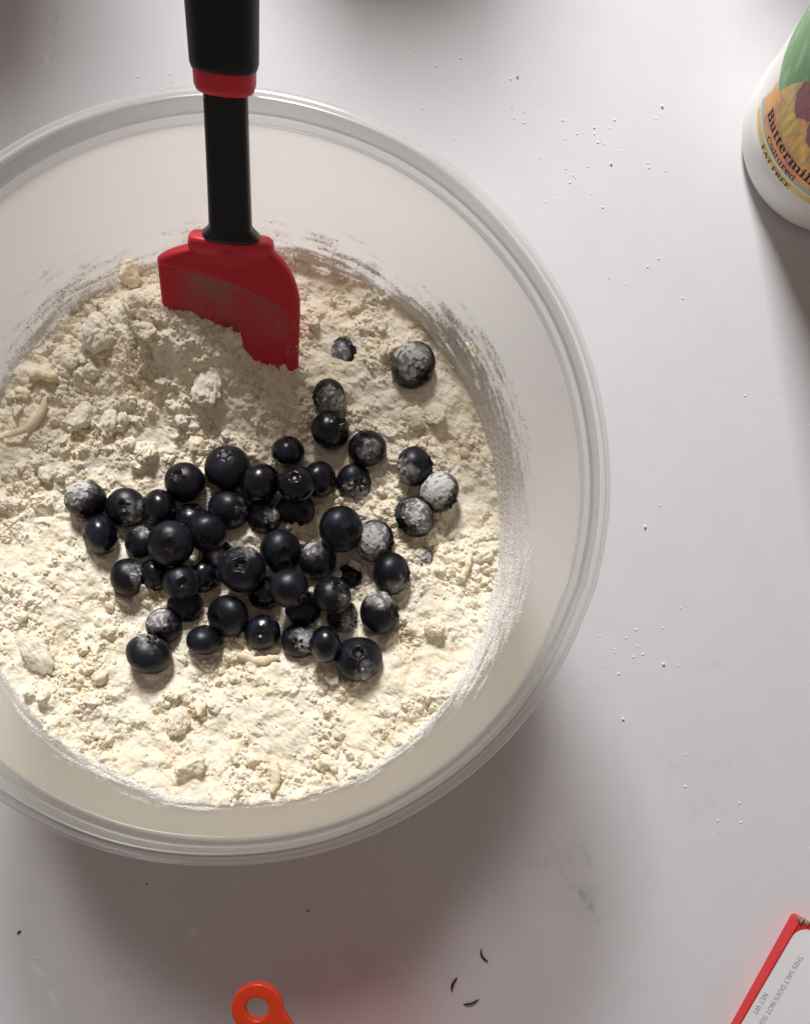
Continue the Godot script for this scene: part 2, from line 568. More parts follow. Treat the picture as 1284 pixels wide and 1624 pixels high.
func shaving(points: Array, wide: float, thick: float, label: String) -> void:
	var c := Curve3D.new()
	for i in points.size():
		var p := Vector3(points[i].x, ground(points[i].x, points[i].y) * 0.4 + heap(points[i].x, points[i].y) * 0.6 + thick * 0.5 + 1.3, points[i].y)
		var d: Vector2 = (points[mini(i + 1, points.size() - 1)] - points[maxi(i - 1, 0)]) / 5.0
		c.add_point(p, -Vector3(d.x, 0, d.y), Vector3(d.x, 0, d.y))
	var l := c.get_baked_length()
	var off := rng.randf() * 500.0
	var m := grid(16, 40, func(u: float, w: float) -> Vector3:
		var p := c.sample_baked(l * w)
		var q := c.sample_baked(minf(l * w + 0.3, l)) - c.sample_baked(maxf(l * w - 0.3, 0.0))
		var side := q.cross(Vector3.UP).normalized()
		var a := TAU * u
		var k := pow(sin(PI * clampf(w, 0.002, 0.998)), 0.35) * (1.0 + 0.3 * fine.get_noise_2d(w * 300.0 + off, cos(a) * 30.0))
		return p + side * cos(a) * wide * 0.5 * k + Vector3.UP * sin(a) * thick * 0.5 * k, true)
	tag(put("butter_shaving", m, M.butter), label, "butter shaving", "butter shavings in the flour mixture")

func lumps() -> void:
	lump(-65.1, -71.6, Vector3(7.2, 4.6, 6.2), "large pale rounded flour clump left of the red spatula blade", "flour_clump", "flour clump", 0.05)
	lump(-46.1, -80.5, Vector3(6.0, 4.4, 5.0), "rough flour clump touching the left edge of the red blade", "flour_clump", "flour clump", 0.15)
	lump(-53.5, -101.0, Vector3(6.4, 4.4, 4.6), "yellowish smooth clump against the bowl wall, highest on the upper left", "flour_clump", "flour clump", 0.75)
	lump(-41.0, -68.5, Vector3(4.4, 3.2, 3.6), "small pale clump just under the left corner of the red blade", "flour_clump", "flour clump", 0.1)
	lump(-78.8, -62.5, Vector3(4.6, 3.0, 6.0), "pale angular clump above the straight butter shaving at far left", "flour_clump", "flour clump", 0.3)
	lump(-72.5, -36.0, Vector3(7.0, 4.2, 4.8), "broad knobbly clump, left of the flat white chunk, above the berries", "flour_clump", "flour clump", 0.2)
	lump(-60.5, -33.5, Vector3(6.4, 3.6, 4.0), "flat topped white chunk right of the broad knobbly clump", "flour_clump", "flour clump", 0.15)
	lump(-44.9, -21.5, Vector3(4.8, 4.8, 5.2), "upright flour clump just above the topmost left blueberries", "flour_clump", "flour clump", 0.2)
	lump(-17.2, -48.7, Vector3(7.6, 3.6, 6.0), "broad pale chunk on the front slope of the mound below the blade", "flour_clump", "flour clump", 0.1)
	lump(-27.2, 93.5, Vector3(6.4, 3.4, 4.6), "wide low clump near the bottom of the bowl, below the lowest left berry", "flour_clump", "flour clump", 0.35)
	lump(-21.0, 111.0, Vector3(6.6, 3.8, 4.8), "broad yellowish clump closest to the bottom rim of the bowl", "flour_clump", "flour clump", 0.65)
	lump(96.0, -70.0, Vector3(4.8, 4.0, 3.6), "clump stuck to the upper right bowl wall beyond the flour-capped berry", "flour_clump", "flour clump", 0.3)
	lump(79.4, 54.1, Vector3(4.6, 3.4, 4.2), "yellowish clump right of the blueberry with a white smear", "flour_clump", "flour clump", 0.5)
	lump(-86.3, 64.6, Vector3(8.0, 3.2, 5.6), "large soft clump by the left wall, lower left of the bowl", "flour_clump", "flour clump", 0.1)
	lump(69.9, -37.6, Vector3(5.4, 1.6, 5.0), "left one of two pale flat flakes below the flour-capped blueberry", "butter_flake", "butter flake", 0.35, 1.0)
	lump(79.6, -39.6, Vector3(4.4, 1.6, 5.4), "right one of two pale flat flakes below the flour-capped blueberry", "butter_flake", "butter flake", 0.35, 1.0)
	lump(36.1, 75.7, Vector3(2.6, 1.8, 3.2), "small pale flake just left below the squat ringed blueberry", "butter_flake", "butter flake", 0.4, 0.9)
	shaving([Vector2(-95, -54.5), Vector2(-89, -54), Vector2(-82, -53)], 5.0, 4.0, "straight thick butter shaving near the left wall, above the curved one")
	shaving([Vector2(-104, -27), Vector2(-94.3, -31.3), Vector2(-88.5, -37.7), Vector2(-87.6, -44.6)], 3.4, 2.6, "long curved butter shaving at the left edge of the mixture")
	shaving([Vector2(-4, 65), Vector2(4.5, 67.8), Vector2(14, 66.4)], 3.6, 2.0, "curled butter shaving below the small blueberry with a pinprick hole")
	shaving([Vector2(12.7, 106), Vector2(14.2, 114.4), Vector2(12.9, 121)], 4.4, 3.4, "straight butter shaving near the bottom wall of the bowl")
	shaving([Vector2(58, -20.5), Vector2(61, -19.2), Vector2(65, -18.8)], 2.6, 2.2, "short butter stub between the flecked berry and the right hand trio")
	shaving([Vector2(95, 19), Vector2(93.5, 27), Vector2(90.5, 33)], 3.0, 2.2, "yellow butter shaving by the right wall, right of the tiny buried berry")


# ---------------------------------------------------------------- blueberries
var berry_meshes := []

func berry_shape(d: Vector3, off: float, open_: float) -> float:
	# +y is the calyx end: a shallow pit with a raised five-lobed ring
	var t := acos(clampf(d.y, -1, 1))
	var a := atan2(d.z, d.x)
	var r := 1.0 - 0.11 * d.y * d.y + 0.06 * nz.get_noise_3d(d.x * 32.0 + off, d.y * 32.0, d.z * 32.0)
	var ring := 0.36 + 0.04 * cos(5.0 * a)
	r += 0.055 * open_ * exp(-((t - ring) / 0.085) ** 2) * (0.75 + 0.25 * cos(5.0 * a))
	r -= (0.05 + 0.13 * open_) * smooth01(ring, ring * 0.35, t)
	r -= 0.05 * exp(-((PI - t) / 0.22) ** 2)   # stem scar
	return r + 0.006 * fine.get_noise_3d(d.x * 130.0 + off, d.y * 130.0, d.z * 130.0)

func berry(x: float, y: float, z: float, r: float, cx: float, cz: float, dx: float, dz: float, amount: float, label: String) -> void:
	r *= 1.09
	if berry_meshes.is_empty():
		for k in 6:
			var off := 130.0 * k
			var open_: float = [1.0, 0.55, 0.8, 0.3, 1.0, 0.65][k]
			var skin := ball(56, 40, func(d: Vector3) -> float: return berry_shape(d, off, open_), func(d: Vector3) -> Color:
				var b := smooth01(-0.25, 0.55, nz.get_noise_3d(d.x * 75.0 + off, d.y * 75.0, d.z * 75.0) + 0.35 * fine.get_noise_3d(d.x * 260.0, d.y * 260.0, d.z * 260.0 + off))
				var c := Color(0.0065, 0.0065, 0.010).lerp(Color(0.021, 0.027, 0.047), b * [0.75, 0.2, 0.9, 0.45, 0.6, 0.3][k])
				return c.lerp(Color(0.012, 0.007, 0.009), smooth01(0.94, 0.97, d.y)))
			# dry sepals round the pit
			var star := SurfaceTool.new()
			star.begin(Mesh.PRIMITIVE_TRIANGLES)
			for s in 5:
				var a := TAU * s / 5.0
				var p := []
				for q in [[0.20, -0.26], [0.20, 0.26], [0.33, 0.30], [0.46, 0.0], [0.33, -0.30]]:
					var t: float = q[0] * (0.9 + 0.2 * open_)
					var b: float = a + q[1]
					var lift := 0.86 if q[0] < 0.25 else (0.955 if q[0] < 0.4 else 0.975 + 0.03 * open_)
					p.append(Vector3(sin(t) * cos(b), cos(t), sin(t) * sin(b)) * lift * K)
				for f in [[0, 4, 1], [1, 4, 2], [4, 3, 2], [0, 1, 4], [1, 2, 4], [4, 2, 3]]:
					for i in f: star.add_vertex(p[i] + (Vector3(0, -0.012, 0) * K if f[1] < 4 and f != [4, 3, 2] else Vector3.ZERO))
			star.generate_normals()
			berry_meshes.append([skin, star.commit()])
		M.skin = mat(Color(1, 1, 1), 0.40, 0.42)
		M.skin.vertex_color_use_as_albedo = true
		M.skin_shiny = mat(Color(0.75, 0.72, 0.75), 0.26, 0.5)
		M.skin_shiny.vertex_color_use_as_albedo = true
		M.calyx = mat(Color(0.016, 0.011, 0.014), 0.7, 0.3)
		M.berry_flour = mat(Color(0.56, 0.545, 0.535), 0.95, 0.2)
	var up := Vector3(cx, sqrt(maxf(0.02, 1.0 - cx * cx - cz * cz)), cz).normalized()
	var side := up.cross(Vector3(0.3, 0.2, 1)).normalized()
	var turn := Basis(side, up, side.cross(up)) * Basis(Vector3.UP, rng.randf() * TAU)
	var t := thing("blueberry", label, "blueberry", Vector3(x, y, z), turn, "blueberries lying on the flour mixture")
	var k := rng.randi() % 6
	var size := Basis.from_scale(Vector3(rng.randf_range(0.96, 1.05), rng.randf_range(0.90, 1.0), rng.randf_range(0.95, 1.03)) * r)
	if amount <= 0.0:
		put("skin", berry_meshes[k][0], M.skin if rng.randf() < 0.5 else M.skin_shiny, t).basis = size
	else:
		var towards := turn.inverse() * Vector3(dx, sqrt(maxf(0.05, 1.0 - dx * dx - dz * dz)), dz).normalized()
		var off := rng.randf() * 1000.0
		var shape_off := 130.0 * k
		var open_: float = [1.0, 0.55, 0.8, 0.3, 1.0, 0.65][k]
		var thickness := func(d: Vector3) -> float:   # how thickly flour lies on the skin here
			return nz.get_noise_3d(d.x * 95.0 + off, d.y * 95.0, d.z * 95.0) * 0.8 + 2.0 * (d.dot(towards) - 1.0) + 2.3 * amount - 0.12
		var skin := ball(120, 84, func(d: Vector3) -> float: return berry_shape(d, shape_off, open_), func(d: Vector3) -> Color:
			var b := smooth01(-0.25, 0.55, nz.get_noise_3d(d.x * 75.0 + off, d.y * 75.0, d.z * 75.0))
			var f: float = smooth01(-0.5, 0.85, thickness.call(d) + 0.4 * fine.get_noise_3d(d.x * 300.0 + off, d.y * 300.0, d.z * 300.0))
			return Color(0.0065, 0.0065, 0.010).lerp(Color(0.018, 0.021, 0.034), b * 0.6).lerp(Color(0.34, 0.335, 0.33), 0.9 * f))
		put("skin", skin, M.skin, t).basis = size
		var spot := func(u: float, w: float) -> Vector3:
			var tt := PI * clampf(w, 0.01, 0.99)
			var d: Vector3 = Vector3(sin(tt) * cos(TAU * u), cos(tt), sin(tt) * sin(TAU * u))
			var g := 0.5 + 0.5 * fine.get_noise_3d(d.x * 420.0 + off, d.y * 420.0, d.z * 420.0)
			return size * d * (berry_shape(d, shape_off, open_) + 0.006 + 0.07 * g * (0.3 + amount))
		var keep := func(u: float, w: float) -> float:
			var tt := PI * w
			var d: Vector3 = Vector3(sin(tt) * cos(TAU * u), cos(tt), sin(tt) * sin(TAU * u))
			return thickness.call(d) - 0.66 + fine.get_noise_3d(d.x * 270.0 + off, d.y * 270.0, d.z * 270.0) * 1.1
		var m = flecks(120, 76, spot, keep, true, false)
		if m: put("flour_dust", m, M.berry_flour, t)
	put("calyx", berry_meshes[k][1], M.calyx, t).basis = size

func berries() -> void:
	berry(40.0, 44.1, -68.1, 8.18, 0.60, -0.50, -0.50, 0.50, 0.30, "half buried blueberry just right of the red spatula blade, flour creeping over its lower left")
	berry(69.9, 52.4, -60.9, 9.39, 0.50, 0.70, -0.15, -0.10, 0.50, "blueberry capped with clotted white flour, highest at the right and touching no other berry")
	berry(33.4, 54.3, -46.6, 7.42, -0.90, 0.20, 0.10, 0.75, 0.42, "upper berry of the touching pair by the flour mound, flour-filmed on its lower half")
	berry(34.1, 56.5, -31.3, 7.93, 0.62, -0.25, 0, 0, 0, "clean blueberry with a small scar, lower of the touching pair by the flour mound")
	berry(49.9, 55.4, -23.8, 7.95, -0.20, -0.60, 0.10, 0.30, 0.14, "blueberry flecked with white dots, down and right of the clean one with a scar")
	berry(44.3, 53.5, -9.4, 7.16, 0.40, 0.30, 0.20, 0.80, 0.30, "sunken blueberry ringed with flour, right under the flecked one")
	berry(70.5, 56.1, -15.8, 7.66, 0.90, -0.10, -0.75, 0.45, 0.40, "upright oval blueberry dusted white along its left side, topmost of the right hand trio")
	berry(81.2, 55.5, -4.6, 8.22, 0.70, 0.60, -0.15, -0.25, 0.60, "blueberry almost wholly white with flour, farthest right of all the berries")
	berry(70.5, 57.8, 6.3, 8.45, -0.70, 0.50, 0.05, 0.05, 0.35, "dark blueberry with white flour patches on top, lowest of the right hand trio")
	berry(53.4, 60.1, 16.9, 8.40, 0.80, 0.30, -0.15, 0.10, 0.52, "grey blueberry filmed all over with flour, tucked against the biggest glossy black berry")
	berry(39.6, 67.2, 12.6, 9.05, 0.60, 0.25, 0, 0, 0, "big glossy black blueberry with a tiny ring at its right, beside the grey filmed berry")
	berry(73.5, 52.9, 24.5, 5.24, 0.30, 0.30, 0.20, 0.10, 0.40, "nearly buried blueberry showing a small flour-speckled top, below the right hand trio")
	berry(60.5, 63.0, 31.2, 8.07, 0.95, 0.10, 0.30, 0.80, 0.08, "clean upright oval blueberry at the right edge of the pile, below the grey filmed berry")
	berry(42.0, 55.9, 32.7, 6.02, 0.00, -0.10, 0, 0, 0, "mostly buried blueberry with a ragged dark crown, left of the clean upright oval one")
	berry(55.6, 66.1, 47.9, 8.27, 0.85, 0.00, 0.05, -0.80, 0.24, "blueberry with a white flour smear on its upper edge, just above the squat ringed one")
	berry(47.1, 71.2, 67.2, 8.95, 0.05, -0.35, 0.30, 0.80, 0.12, "squat blueberry with a wide round ring facing up, lowest at the right of the pile")
	berry(34.0, 74.9, 61.1, 7.04, -0.95, 0.10, 0, 0, 0, "bluish oval blueberry wedged between a flour-streaked berry and the squat ringed one")
	berry(22.0, 66.7, 59.7, 7.19, 0.00, 0.20, 0.55, -0.20, 0.35, "blueberry with flour streaks on its right half, left neighbour of the bluish oval berry")
	berry(39.8, 62.7, 49.5, 6.73, 0.80, 0.40, 0.75, 0.30, 0.40, "low floury blueberry mostly under the one with a pale ring at its upper right")
	berry(36.3, 71.4, 40.7, 7.63, 0.45, -0.60, 0.70, 0.50, 0.06, "blueberry with a small pale ring at its upper right, above the low flour-sided berry")
	berry(23.2, 63.4, 46.0, 7.25, 0.60, 0.70, 0, 0, 0, "dark blueberry half hidden below the wrinkled berry, above the flour-streaked one")
	berry(18.8, 74.0, 37.9, 7.84, 0.75, 0.50, 0.80, 0.50, 0.07, "wrinkled blueberry with a torn pale edge at lower right amid the pile")
	berry(6.4, 67.2, 56.2, 6.92, 0.00, 0.05, 0, 0, 0, "small round blueberry with a pinprick hole in its middle, alone below the pile")
	berry(-8.2, 67.3, 49.3, 8.51, -0.55, 0.25, 0, 0, 0, "large smooth blueberry in the bottom row, left of the small one with a pinprick hole")
	berry(-17.6, 69.2, 59.6, 6.62, 0.10, -0.95, 0, 0, 0, "small smooth blueberry with a bright glint, left of the large smooth bottom one")
	berry(-39.6, 73.7, 65.1, 8.37, 0.45, -0.75, 0.20, -0.85, 0.10, "clean blueberry with a white fleck at its top, leftmost of the bottom row")
	berry(-34.7, 68.7, 53.3, 7.16, 0.50, 0.40, -0.10, -0.40, 0.30, "blueberry with flour smudges, touching the top right of the clean lowest left berry")
	berry(-26.6, 65.3, 45.2, 6.95, 0.30, 0.80, 0, 0, 0, "dull dark blueberry in shade under the dusky blue berry with an open calyx")
	berry(-26.7, 71.9, 35.4, 7.10, 0.35, 0.10, 0, 0, 0, "dusky blue berry with an open calyx at its right, above the dull shaded one")
	berry(-50.0, 67.1, 33.0, 7.45, 0.98, 0.05, 0.85, -0.20, 0.18, "oval blueberry with a white flour rim on its right edge, leftmost in the fourth row")
	berry(-39.0, 64.7, 31.8, 6.96, -0.20, 0.90, 0, 0, 0, "dim blueberry between the white-rimmed oval one and the dusky blue one")
	berry(-19.2, 62.3, 32.2, 7.01, 0.70, 0.60, 0, 0, 0, "dark ragged-edged blueberry between the dusky blue one and the large star-crowned one")
	berry(-1.5, 70.6, 29.8, 8.97, 0.10, -0.15, 0.05, -0.95, 0.10, "large blueberry with star-shaped crown in its middle and a floury top edge")
	berry(6.6, 61.9, 39.2, 7.28, -0.70, 0.60, 0, 0, 0, "shaded blueberry peeping out between the large star-crowned berry and the wrinkled one")
	berry(13.2, 61.3, 21.4, 8.37, 0.35, 0.25, 0, 0, 0, "large blueberry with a tiny hole right of its middle, in the middle of the pile")
	berry(29.1, 61.2, 25.1, 8.11, 0.90, 0.20, -0.10, -0.75, 0.25, "blueberry with a grey floury cap, just below the biggest glossy black berry")
	berry(-14.1, 59.8, 22.9, 7.05, 0.60, -0.60, 0.30, 0.00, 0.20, "faintly floury blueberry in shade, up and left of the large star-crowned one")
	berry(-30.5, 73.5, 19.3, 8.90, 0.15, 0.20, 0, 0, 0, "largest blueberry of the left pile, round with a faint glint line across its middle")
	berry(-46.2, 63.2, 17.8, 6.45, -0.60, -0.30, 0.40, -0.80, 0.16, "blueberry mostly behind the largest left one, white fleck at its top")
	berry(-16.8, 68.3, 14.5, 7.69, 0.10, 0.55, 0, 0, 0, "upright oval blueberry with a small dimple low down, right of the largest left one")
	berry(-62.1, 66.0, 14.8, 7.74, -0.90, 0.30, 0, 0, 0, "plain dark blueberry farthest left but one, just under the flour-capped left berry")
	berry(-68.8, 65.3, 0.1, 8.02, 0.30, 0.80, -0.15, -0.45, 0.42, "blueberry with a white flour cap, farthest left in the bowl")
	berry(-52.4, 62.4, 2.9, 7.54, 0.10, 0.05, 0.70, 0.40, 0.18, "blueberry flecked with flour on its right side, second from the left in the top row")
	berry(-37.7, 64.8, 3.5, 7.50, -0.95, 0.00, 0, 0, 0, "upright oval dark blueberry between the flecked one and the berry with a dimpled crown")
	berry(-27.9, 61.1, -8.1, 8.38, -0.20, -0.25, 0, 0, 0, "blueberry with a dimpled crown facing up left, upper left of the pile")
	berry(-9.8, 59.5, -14.9, 9.50, 0.00, -0.50, 0, 0, 0, "broad matte black blueberry at the top of the pile, below the flour mound")
	berry(4.8, 62.8, -7.3, 8.34, 0.50, 0.80, 0, 0, 0, "round bluish blueberry touching the lower right of the broad matte black one")
	berry(16.0, 57.8, -21.7, 6.81, 0.20, -0.90, 0, 0, 0, "small clean blueberry perched topmost in the middle, above the star-crowned little one")
	berry(20.7, 67.2, -6.6, 7.45, 0.00, -0.25, 0, 0, 0, "blueberry with a sharp black star crown, right below the small perched one")
	berry(29.5, 57.2, -10.1, 7.37, 0.90, 0.10, 0, 0, 0, "plain blueberry peeping out right of the sharp star-crowned one")
	berry(19.2, 57.1, 3.0, 7.37, 0.10, 0.90, 0, 0, 0, "plain dark blueberry right under the sharp star-crowned one")
	berry(-9.8, 58.5, 3.2, 8.43, -0.50, 0.70, 0.80, 0.30, 0.08, "squared-off dark blueberry under the broad matte black one")
	berry(5.4, 56.5, 6.2, 7.66, -0.50, 0.50, 0.65, 0.00, 0.14, "shaded blueberry with a floury right flank, under the round bluish one")
	berry(-24.7, 59.8, 7.9, 7.32, 0.20, -0.80, 0, 0, 0, "dark blueberry mostly hidden between the dimpled-crown berry and the upright oval with a dimple")

# ---------------------------------------------------------------- spatula
func spatula() -> void:
	# it leans on the far rim; local -y runs down the shaft to the blade, +z faces the photographer
	var neck := Vector3(-1.5, 93.0, -97.3)
	var up := (Vector3(4.4, 132.6, -136.0) - neck).normalized()
	var side := (Vector3(1, -0.10, 0.08) - up * Vector3(1, -0.10, 0.08).dot(up)).normalized()
	var t := thing("spatula", "red bladed spatula with a black handle standing in the flour against the far rim", "spatula", neck, Basis(side, up, side.cross(up)))
	# blade: outline half widths by distance below the neck
	var left := func(s: float) -> float:
		return -(9.0 + 20.6 * pow(smooth01(0.0, 1.0, clampf((s - 0.5) / 9.0, 0, 1)), 0.5) - 0.012 * s)
	var right := func(s: float) -> float:
		return 9.0 + 18.8 * sqrt(maxf(0.0, 1.0 - (1.0 - clampf((s + 0.5) / 26.0, 0, 1)) ** 2)) - 0.015 * s
	var thick := func(s: float, q: float, x: float) -> float:
		var ledge := 10.5 + 0.0052 * (x + 29.0) ** 2      # the thick shoulder ends in a curved ledge
		var k := lerpf(3.6, 2.2, smooth01(ledge - 0.4, ledge + 0.5, s)) - 0.011 * maxf(s - 12.0, 0)
		k += 1.6 * exp(-(x / 12.0) ** 2) * smooth01(9.0, 1.0, s)
		return k * sqrt(maxf(0.0, 1.0 - pow(absf(q), 14.0))) * smooth01(-0.4, 0.9, s)
	var face := func(u: float, w: float, way: float) -> Vector3:
		var s := 82.0 * w
		var q := 2.0 * u - 1.0
		var l: float = left.call(s)
		var r: float = right.call(s)
		var x := lerpf(l, r, u)
		var z: float = thick.call(s, q, x) * smooth01(82.0, 81.0, s)
		return Vector3(x, -s, z * way)
	# flour smeared thinly over the recessed front face
	var smear := func(u: float, w: float) -> Color:
		var s := 82.0 * w
		var x := lerpf(left.call(s), right.call(s), u)
		var ledge := 11.2 + 0.0052 * (x + 29.0) ** 2
		var body := smooth01(-27.0, -12.0, x) * smooth01(29.0, 20.0, x) * smooth01(50.0, 20.0, s) * smooth01(ledge - 0.5, ledge + 0.8, s)
		var f := body * clampf(0.55 + 0.55 * nz.get_noise_2d(x * 5.0, s * 5.0 + 40.0) + 0.18 * fine.get_noise_2d(x * 40.0, s * 25.0), 0.0, 1.0)
		return Color(0.70, 0.034, 0.058).lerp(Color(0.40, 0.19, 0.175), f)
	var st := SurfaceTool.new()
	st.append_from(grid(120, 200, func(u: float, w: float) -> Vector3: return face.call(u, w, 1.0), false, false, smear), 0, Transform3D())
	st.append_from(grid(60, 100, func(u: float, w: float) -> Vector3: return face.call(u, w, -1.0), false, true, func(_u: float, _w: float) -> Color: return Color(0.70, 0.034, 0.058)), 0, Transform3D())
	M.red_dusty = mat(Color.WHITE, 0.45, 0.4)
	M.red_dusty.vertex_color_use_as_albedo = true
	M.red_dusty.backlight_enabled = true
	M.red_dusty.backlight = Color(0.6, 0.6, 0.6)
	var blade := put("blade", st.commit(), M.red_dusty, t)
	put("hub", loft([[-5.0, 15.5, 3.0, 4.0], [-3.6, 16.6, 4.6, 4.0], [-0.5, 16.8, 5.2, 4.0], [1.6, 16.4, 5.0, 4.0], [2.6, 15.2, 4.2, 4.0]], 48), M.red, blade)
	var film = flecks(200, 220, func(u: float, w: float) -> Vector3: return face.call(u, 0.12 + 0.55 * w, 1.0) + Vector3(0, 0, 0.05 + 0.2 * (0.5 + 0.5 * fine.get_noise_2d(u * 5000.0, w * 6000.0))), func(u: float, w: float) -> float:
		var s := 82.0 * (0.12 + 0.55 * w)
		var x := lerpf(left.call(s), right.call(s), u)
		if s < 11.8 + 0.0052 * (x + 29.0) ** 2: return -1.0
		return -1.12 + 0.5 * smooth01(6.0, 24.0, x) + 0.5 * nz.get_noise_2d(x * 9.0, s * 9.0) + 0.75 * fine.get_noise_2d(x * 70.0, s * 70.0))
	if film: put("flour_film", film, M.film, blade).set_meta("kind", "stuff")
	put("shaft", loft([[1.5, 10.4, 5.2, 3.2], [2.4, 11.0, 6.0, 3.2], [3.6, 11.0, 6.0, 3.2], [4.8, 9.6, 5.4, 3.4], [6.5, 8.2, 4.9, 3.6], [20.0, 8.0, 4.7, 3.6], [52.0, 7.7, 4.6, 3.6], [60.0, 7.7, 4.6, 3.6]], 48), M.black, t)
	put("collar", loft([[53.4, 8.6, 6.4, 2.6], [54.2, 10.0, 8.0, 2.6], [56.0, 10.7, 8.9, 2.6], [63.0, 10.9, 9.2, 2.6], [67.5, 11.0, 9.3, 2.6]], 56), M.red, t)
	put("grip", loft([[60.8, 10.0, 8.4, 2.6], [61.2, 11.3, 9.6, 2.6], [62.6, 11.75, 10.0, 2.6], [65.0, 11.8, 10.1, 2.6], [90.0, 12.3, 10.8, 2.6], [115.0, 12.9, 11.4, 2.6], [150.0, 12.6, 11.2, 2.6], [178.0, 11.6, 10.0, 2.6], [186.0, 9.6, 8.2, 2.6], [190.0, 5.0, 4.0, 2.4]], 56), M.grip, t)


# ---------------------------------------------------------------- bottle, top right
func bottle() -> void:
	var t := thing("buttermilk_bottle", "white plastic buttermilk bottle with an orange and green fruit label", "bottle", Vector3(277.8, 0, -186.0))
	var line := PackedVector2Array()
	for p in [[0.01, 1.5], [30, 1.5], [38, 0.2], [41.5, 0.0], [44.0, 0.7], [46.0, 2.4], [47.2, 5.0], [47.5, 8.5], [47.5, 17.0], [47.3, 19.4], [46.8, 21.2], [46.5, 22.6], [46.4, 25.0], [46.4, 151.0], [46.6, 153.0], [47.2, 155.0], [46.0, 162.0], [41.0, 172.0], [32.0, 181.0], [24.0, 187.0], [20.0, 193.0], [19.0, 198.0], [19.0, 205.0], [0.01, 205.0]]:
		line.append(Vector2(p[0], p[1]))
	put("body", lathe(line, 128), M.jug, t)
	var cap := PackedVector2Array()
	for p in [[18.0, 199.0], [21.0, 199.0], [21.6, 200.0], [21.6, 214.0], [20.6, 216.0], [0.01, 216.2]]: cap.append(Vector2(p[0], p[1]))
	put("cap", lathe(cap, 96, func(a: float) -> float: return 0.15 * sin(a * 48.0)), mat(Color(0.06, 0.25, 0.09), 0.4), t)
	# label: a sleeve printed with fruit and leaves
	var a0 := -150.0
	var a1 := 40.0
	var h0 := 20.2
	var h1 := 147.0
	var nx := 760
	var ny := 620
	var im := Image.create(nx, ny, false, Image.FORMAT_RGB8)
	var white := Color(0.86, 0.87, 0.84)
	for j in ny:
		for i in nx:
			var a := a0 + (a1 - a0) * i / nx
			var h := h1 - (h1 - h0) * j / ny
			var c := white
			var wob := 1.6 * nz.get_noise_2d(a * 9.0, h * 9.0)
			var edge := -95.5 + 0.2 * (h - 26.0) + wob
			var up := maxf(h - 46.0, 0.0)
			if up > 0.0: edge = -91.0 - 4.2 * up
			if h < 24.6:
				if a > -94.0: c = Color(0.80, 0.60, 0.16)
			elif h < 25.4:
				pass
			elif a > edge:
				var swirl := nz.get_noise_2d(a * 7.0, h * 12.0)
				c = Color(0.90, 0.42, 0.10).lerp(Color(0.60, 0.22, 0.11), smooth01(-0.3, 0.5, swirl))
				if a < -84.0 and h < 50.0: c = Color(0.88, 0.42, 0.10).lerp(Color(0.92, 0.60, 0.28), smooth01(0.0, 0.4, swirl))
				if h < 27.0 + 1.6 * smooth01(-50.0, -35.0, a) + 3.0 * smooth01(-78.0, -90.0, a): c = Color(0.40, 0.52, 0.45)
				for e in [[-69.0, 50.0, 9.5, 11.0, Color(0.84, 0.58, 0.09)], [-52.0, 45.5, 9.0, 7.0, Color(0.86, 0.50, 0.10)], [-40.0, 50.0, 8.0, 9.0, Color(0.70, 0.40, 0.12)], [-77.0, 58.0, 4.2, 8.0, Color(0.78, 0.60, 0.20)],
						[-66.0, 67.0, 9.0, 12.0, Color(0.34, 0.075, 0.09)], [-50.0, 60.0, 7.0, 9.0, Color(0.30, 0.10, 0.10)], [-36.0, 68.0, 9.0, 10.0, Color(0.72, 0.50, 0.09)]]:
					var d: float = ((a - e[0]) / e[2]) ** 2 + ((h - e[1]) / e[3]) ** 2 + 0.35 * nz.get_noise_2d(a * 12.0 + e[0], h * 12.0)
					if d < 1.0:
						var k := 0.75 + 0.45 * nz.get_noise_2d(a * 20.0, h * 6.0 + e[1]) + 0.25 * (1.0 - d)
						c = Color(e[4].r * k, e[4].g * k, e[4].b * k)
					elif d < 1.14:
						c = c.lerp(Color(0.62, 0.30, 0.22), 0.7)
				var leaf := h > 80.0 + 3.0 * sin(a * 0.11) or (h > 46.0 and a < -85.0 + 0.2 * (h - 46.0) + 0.012 * (h - 46.0) ** 2)
				if leaf:
					var v := sin(0.55 * a + 0.35 * h)
					c = Color(0.10, 0.32, 0.08).lerp(Color(0.26, 0.46, 0.24), smooth01(-0.3, 0.9, 0.35 * v + 1.1 * nz.get_noise_2d(a * 7.0, h * 2.5)))
			im.set_pixel(i, j, c.linear_to_srgb())
	var m := mat(Color.WHITE, 0.34, 0.5)
	m.albedo_texture = ImageTexture.create_from_image(im)
	m.texture_repeat = false
	var sleeve := put("label", grid(110, 4, func(u: float, w: float) -> Vector3:
		var a := deg_to_rad(lerpf(a0, a1, u))
		return Vector3(46.62 * sin(a), lerpf(h1, h0, w), 46.62 * cos(a))), m, t, Vector3(0, 3.4, 0))
	for l in [["Buttermilk", -83.5, 35.2, 5.9, true, 52.0], ["Cultured", -73.0, 28.2, 3.6, false, 29.0], ["FAT FREE", -73.0, 21.2, 2.8, true, 29.5]]:
		var s := lettering(l[0], l[3], l[4], true)
		var v: PackedVector3Array = s[Mesh.ARRAY_VERTEX]
		var reach := 0.0
		for p in v: reach = maxf(reach, p.x)
		for i in v.size():
			var a: float = deg_to_rad(l[1] + l[5] * v[i].x / reach)
			v[i] = Vector3(46.74 * sin(a), l[2] + v[i].y, 46.74 * cos(a)) * K
		var nn := PackedVector3Array()
		for p in v: nn.append(Vector3(p.x, 0, p.z).normalized())
		s[Mesh.ARRAY_VERTEX] = v
		s[Mesh.ARRAY_NORMAL] = nn
		s[Mesh.ARRAY_TANGENT] = null
		var am := ArrayMesh.new()
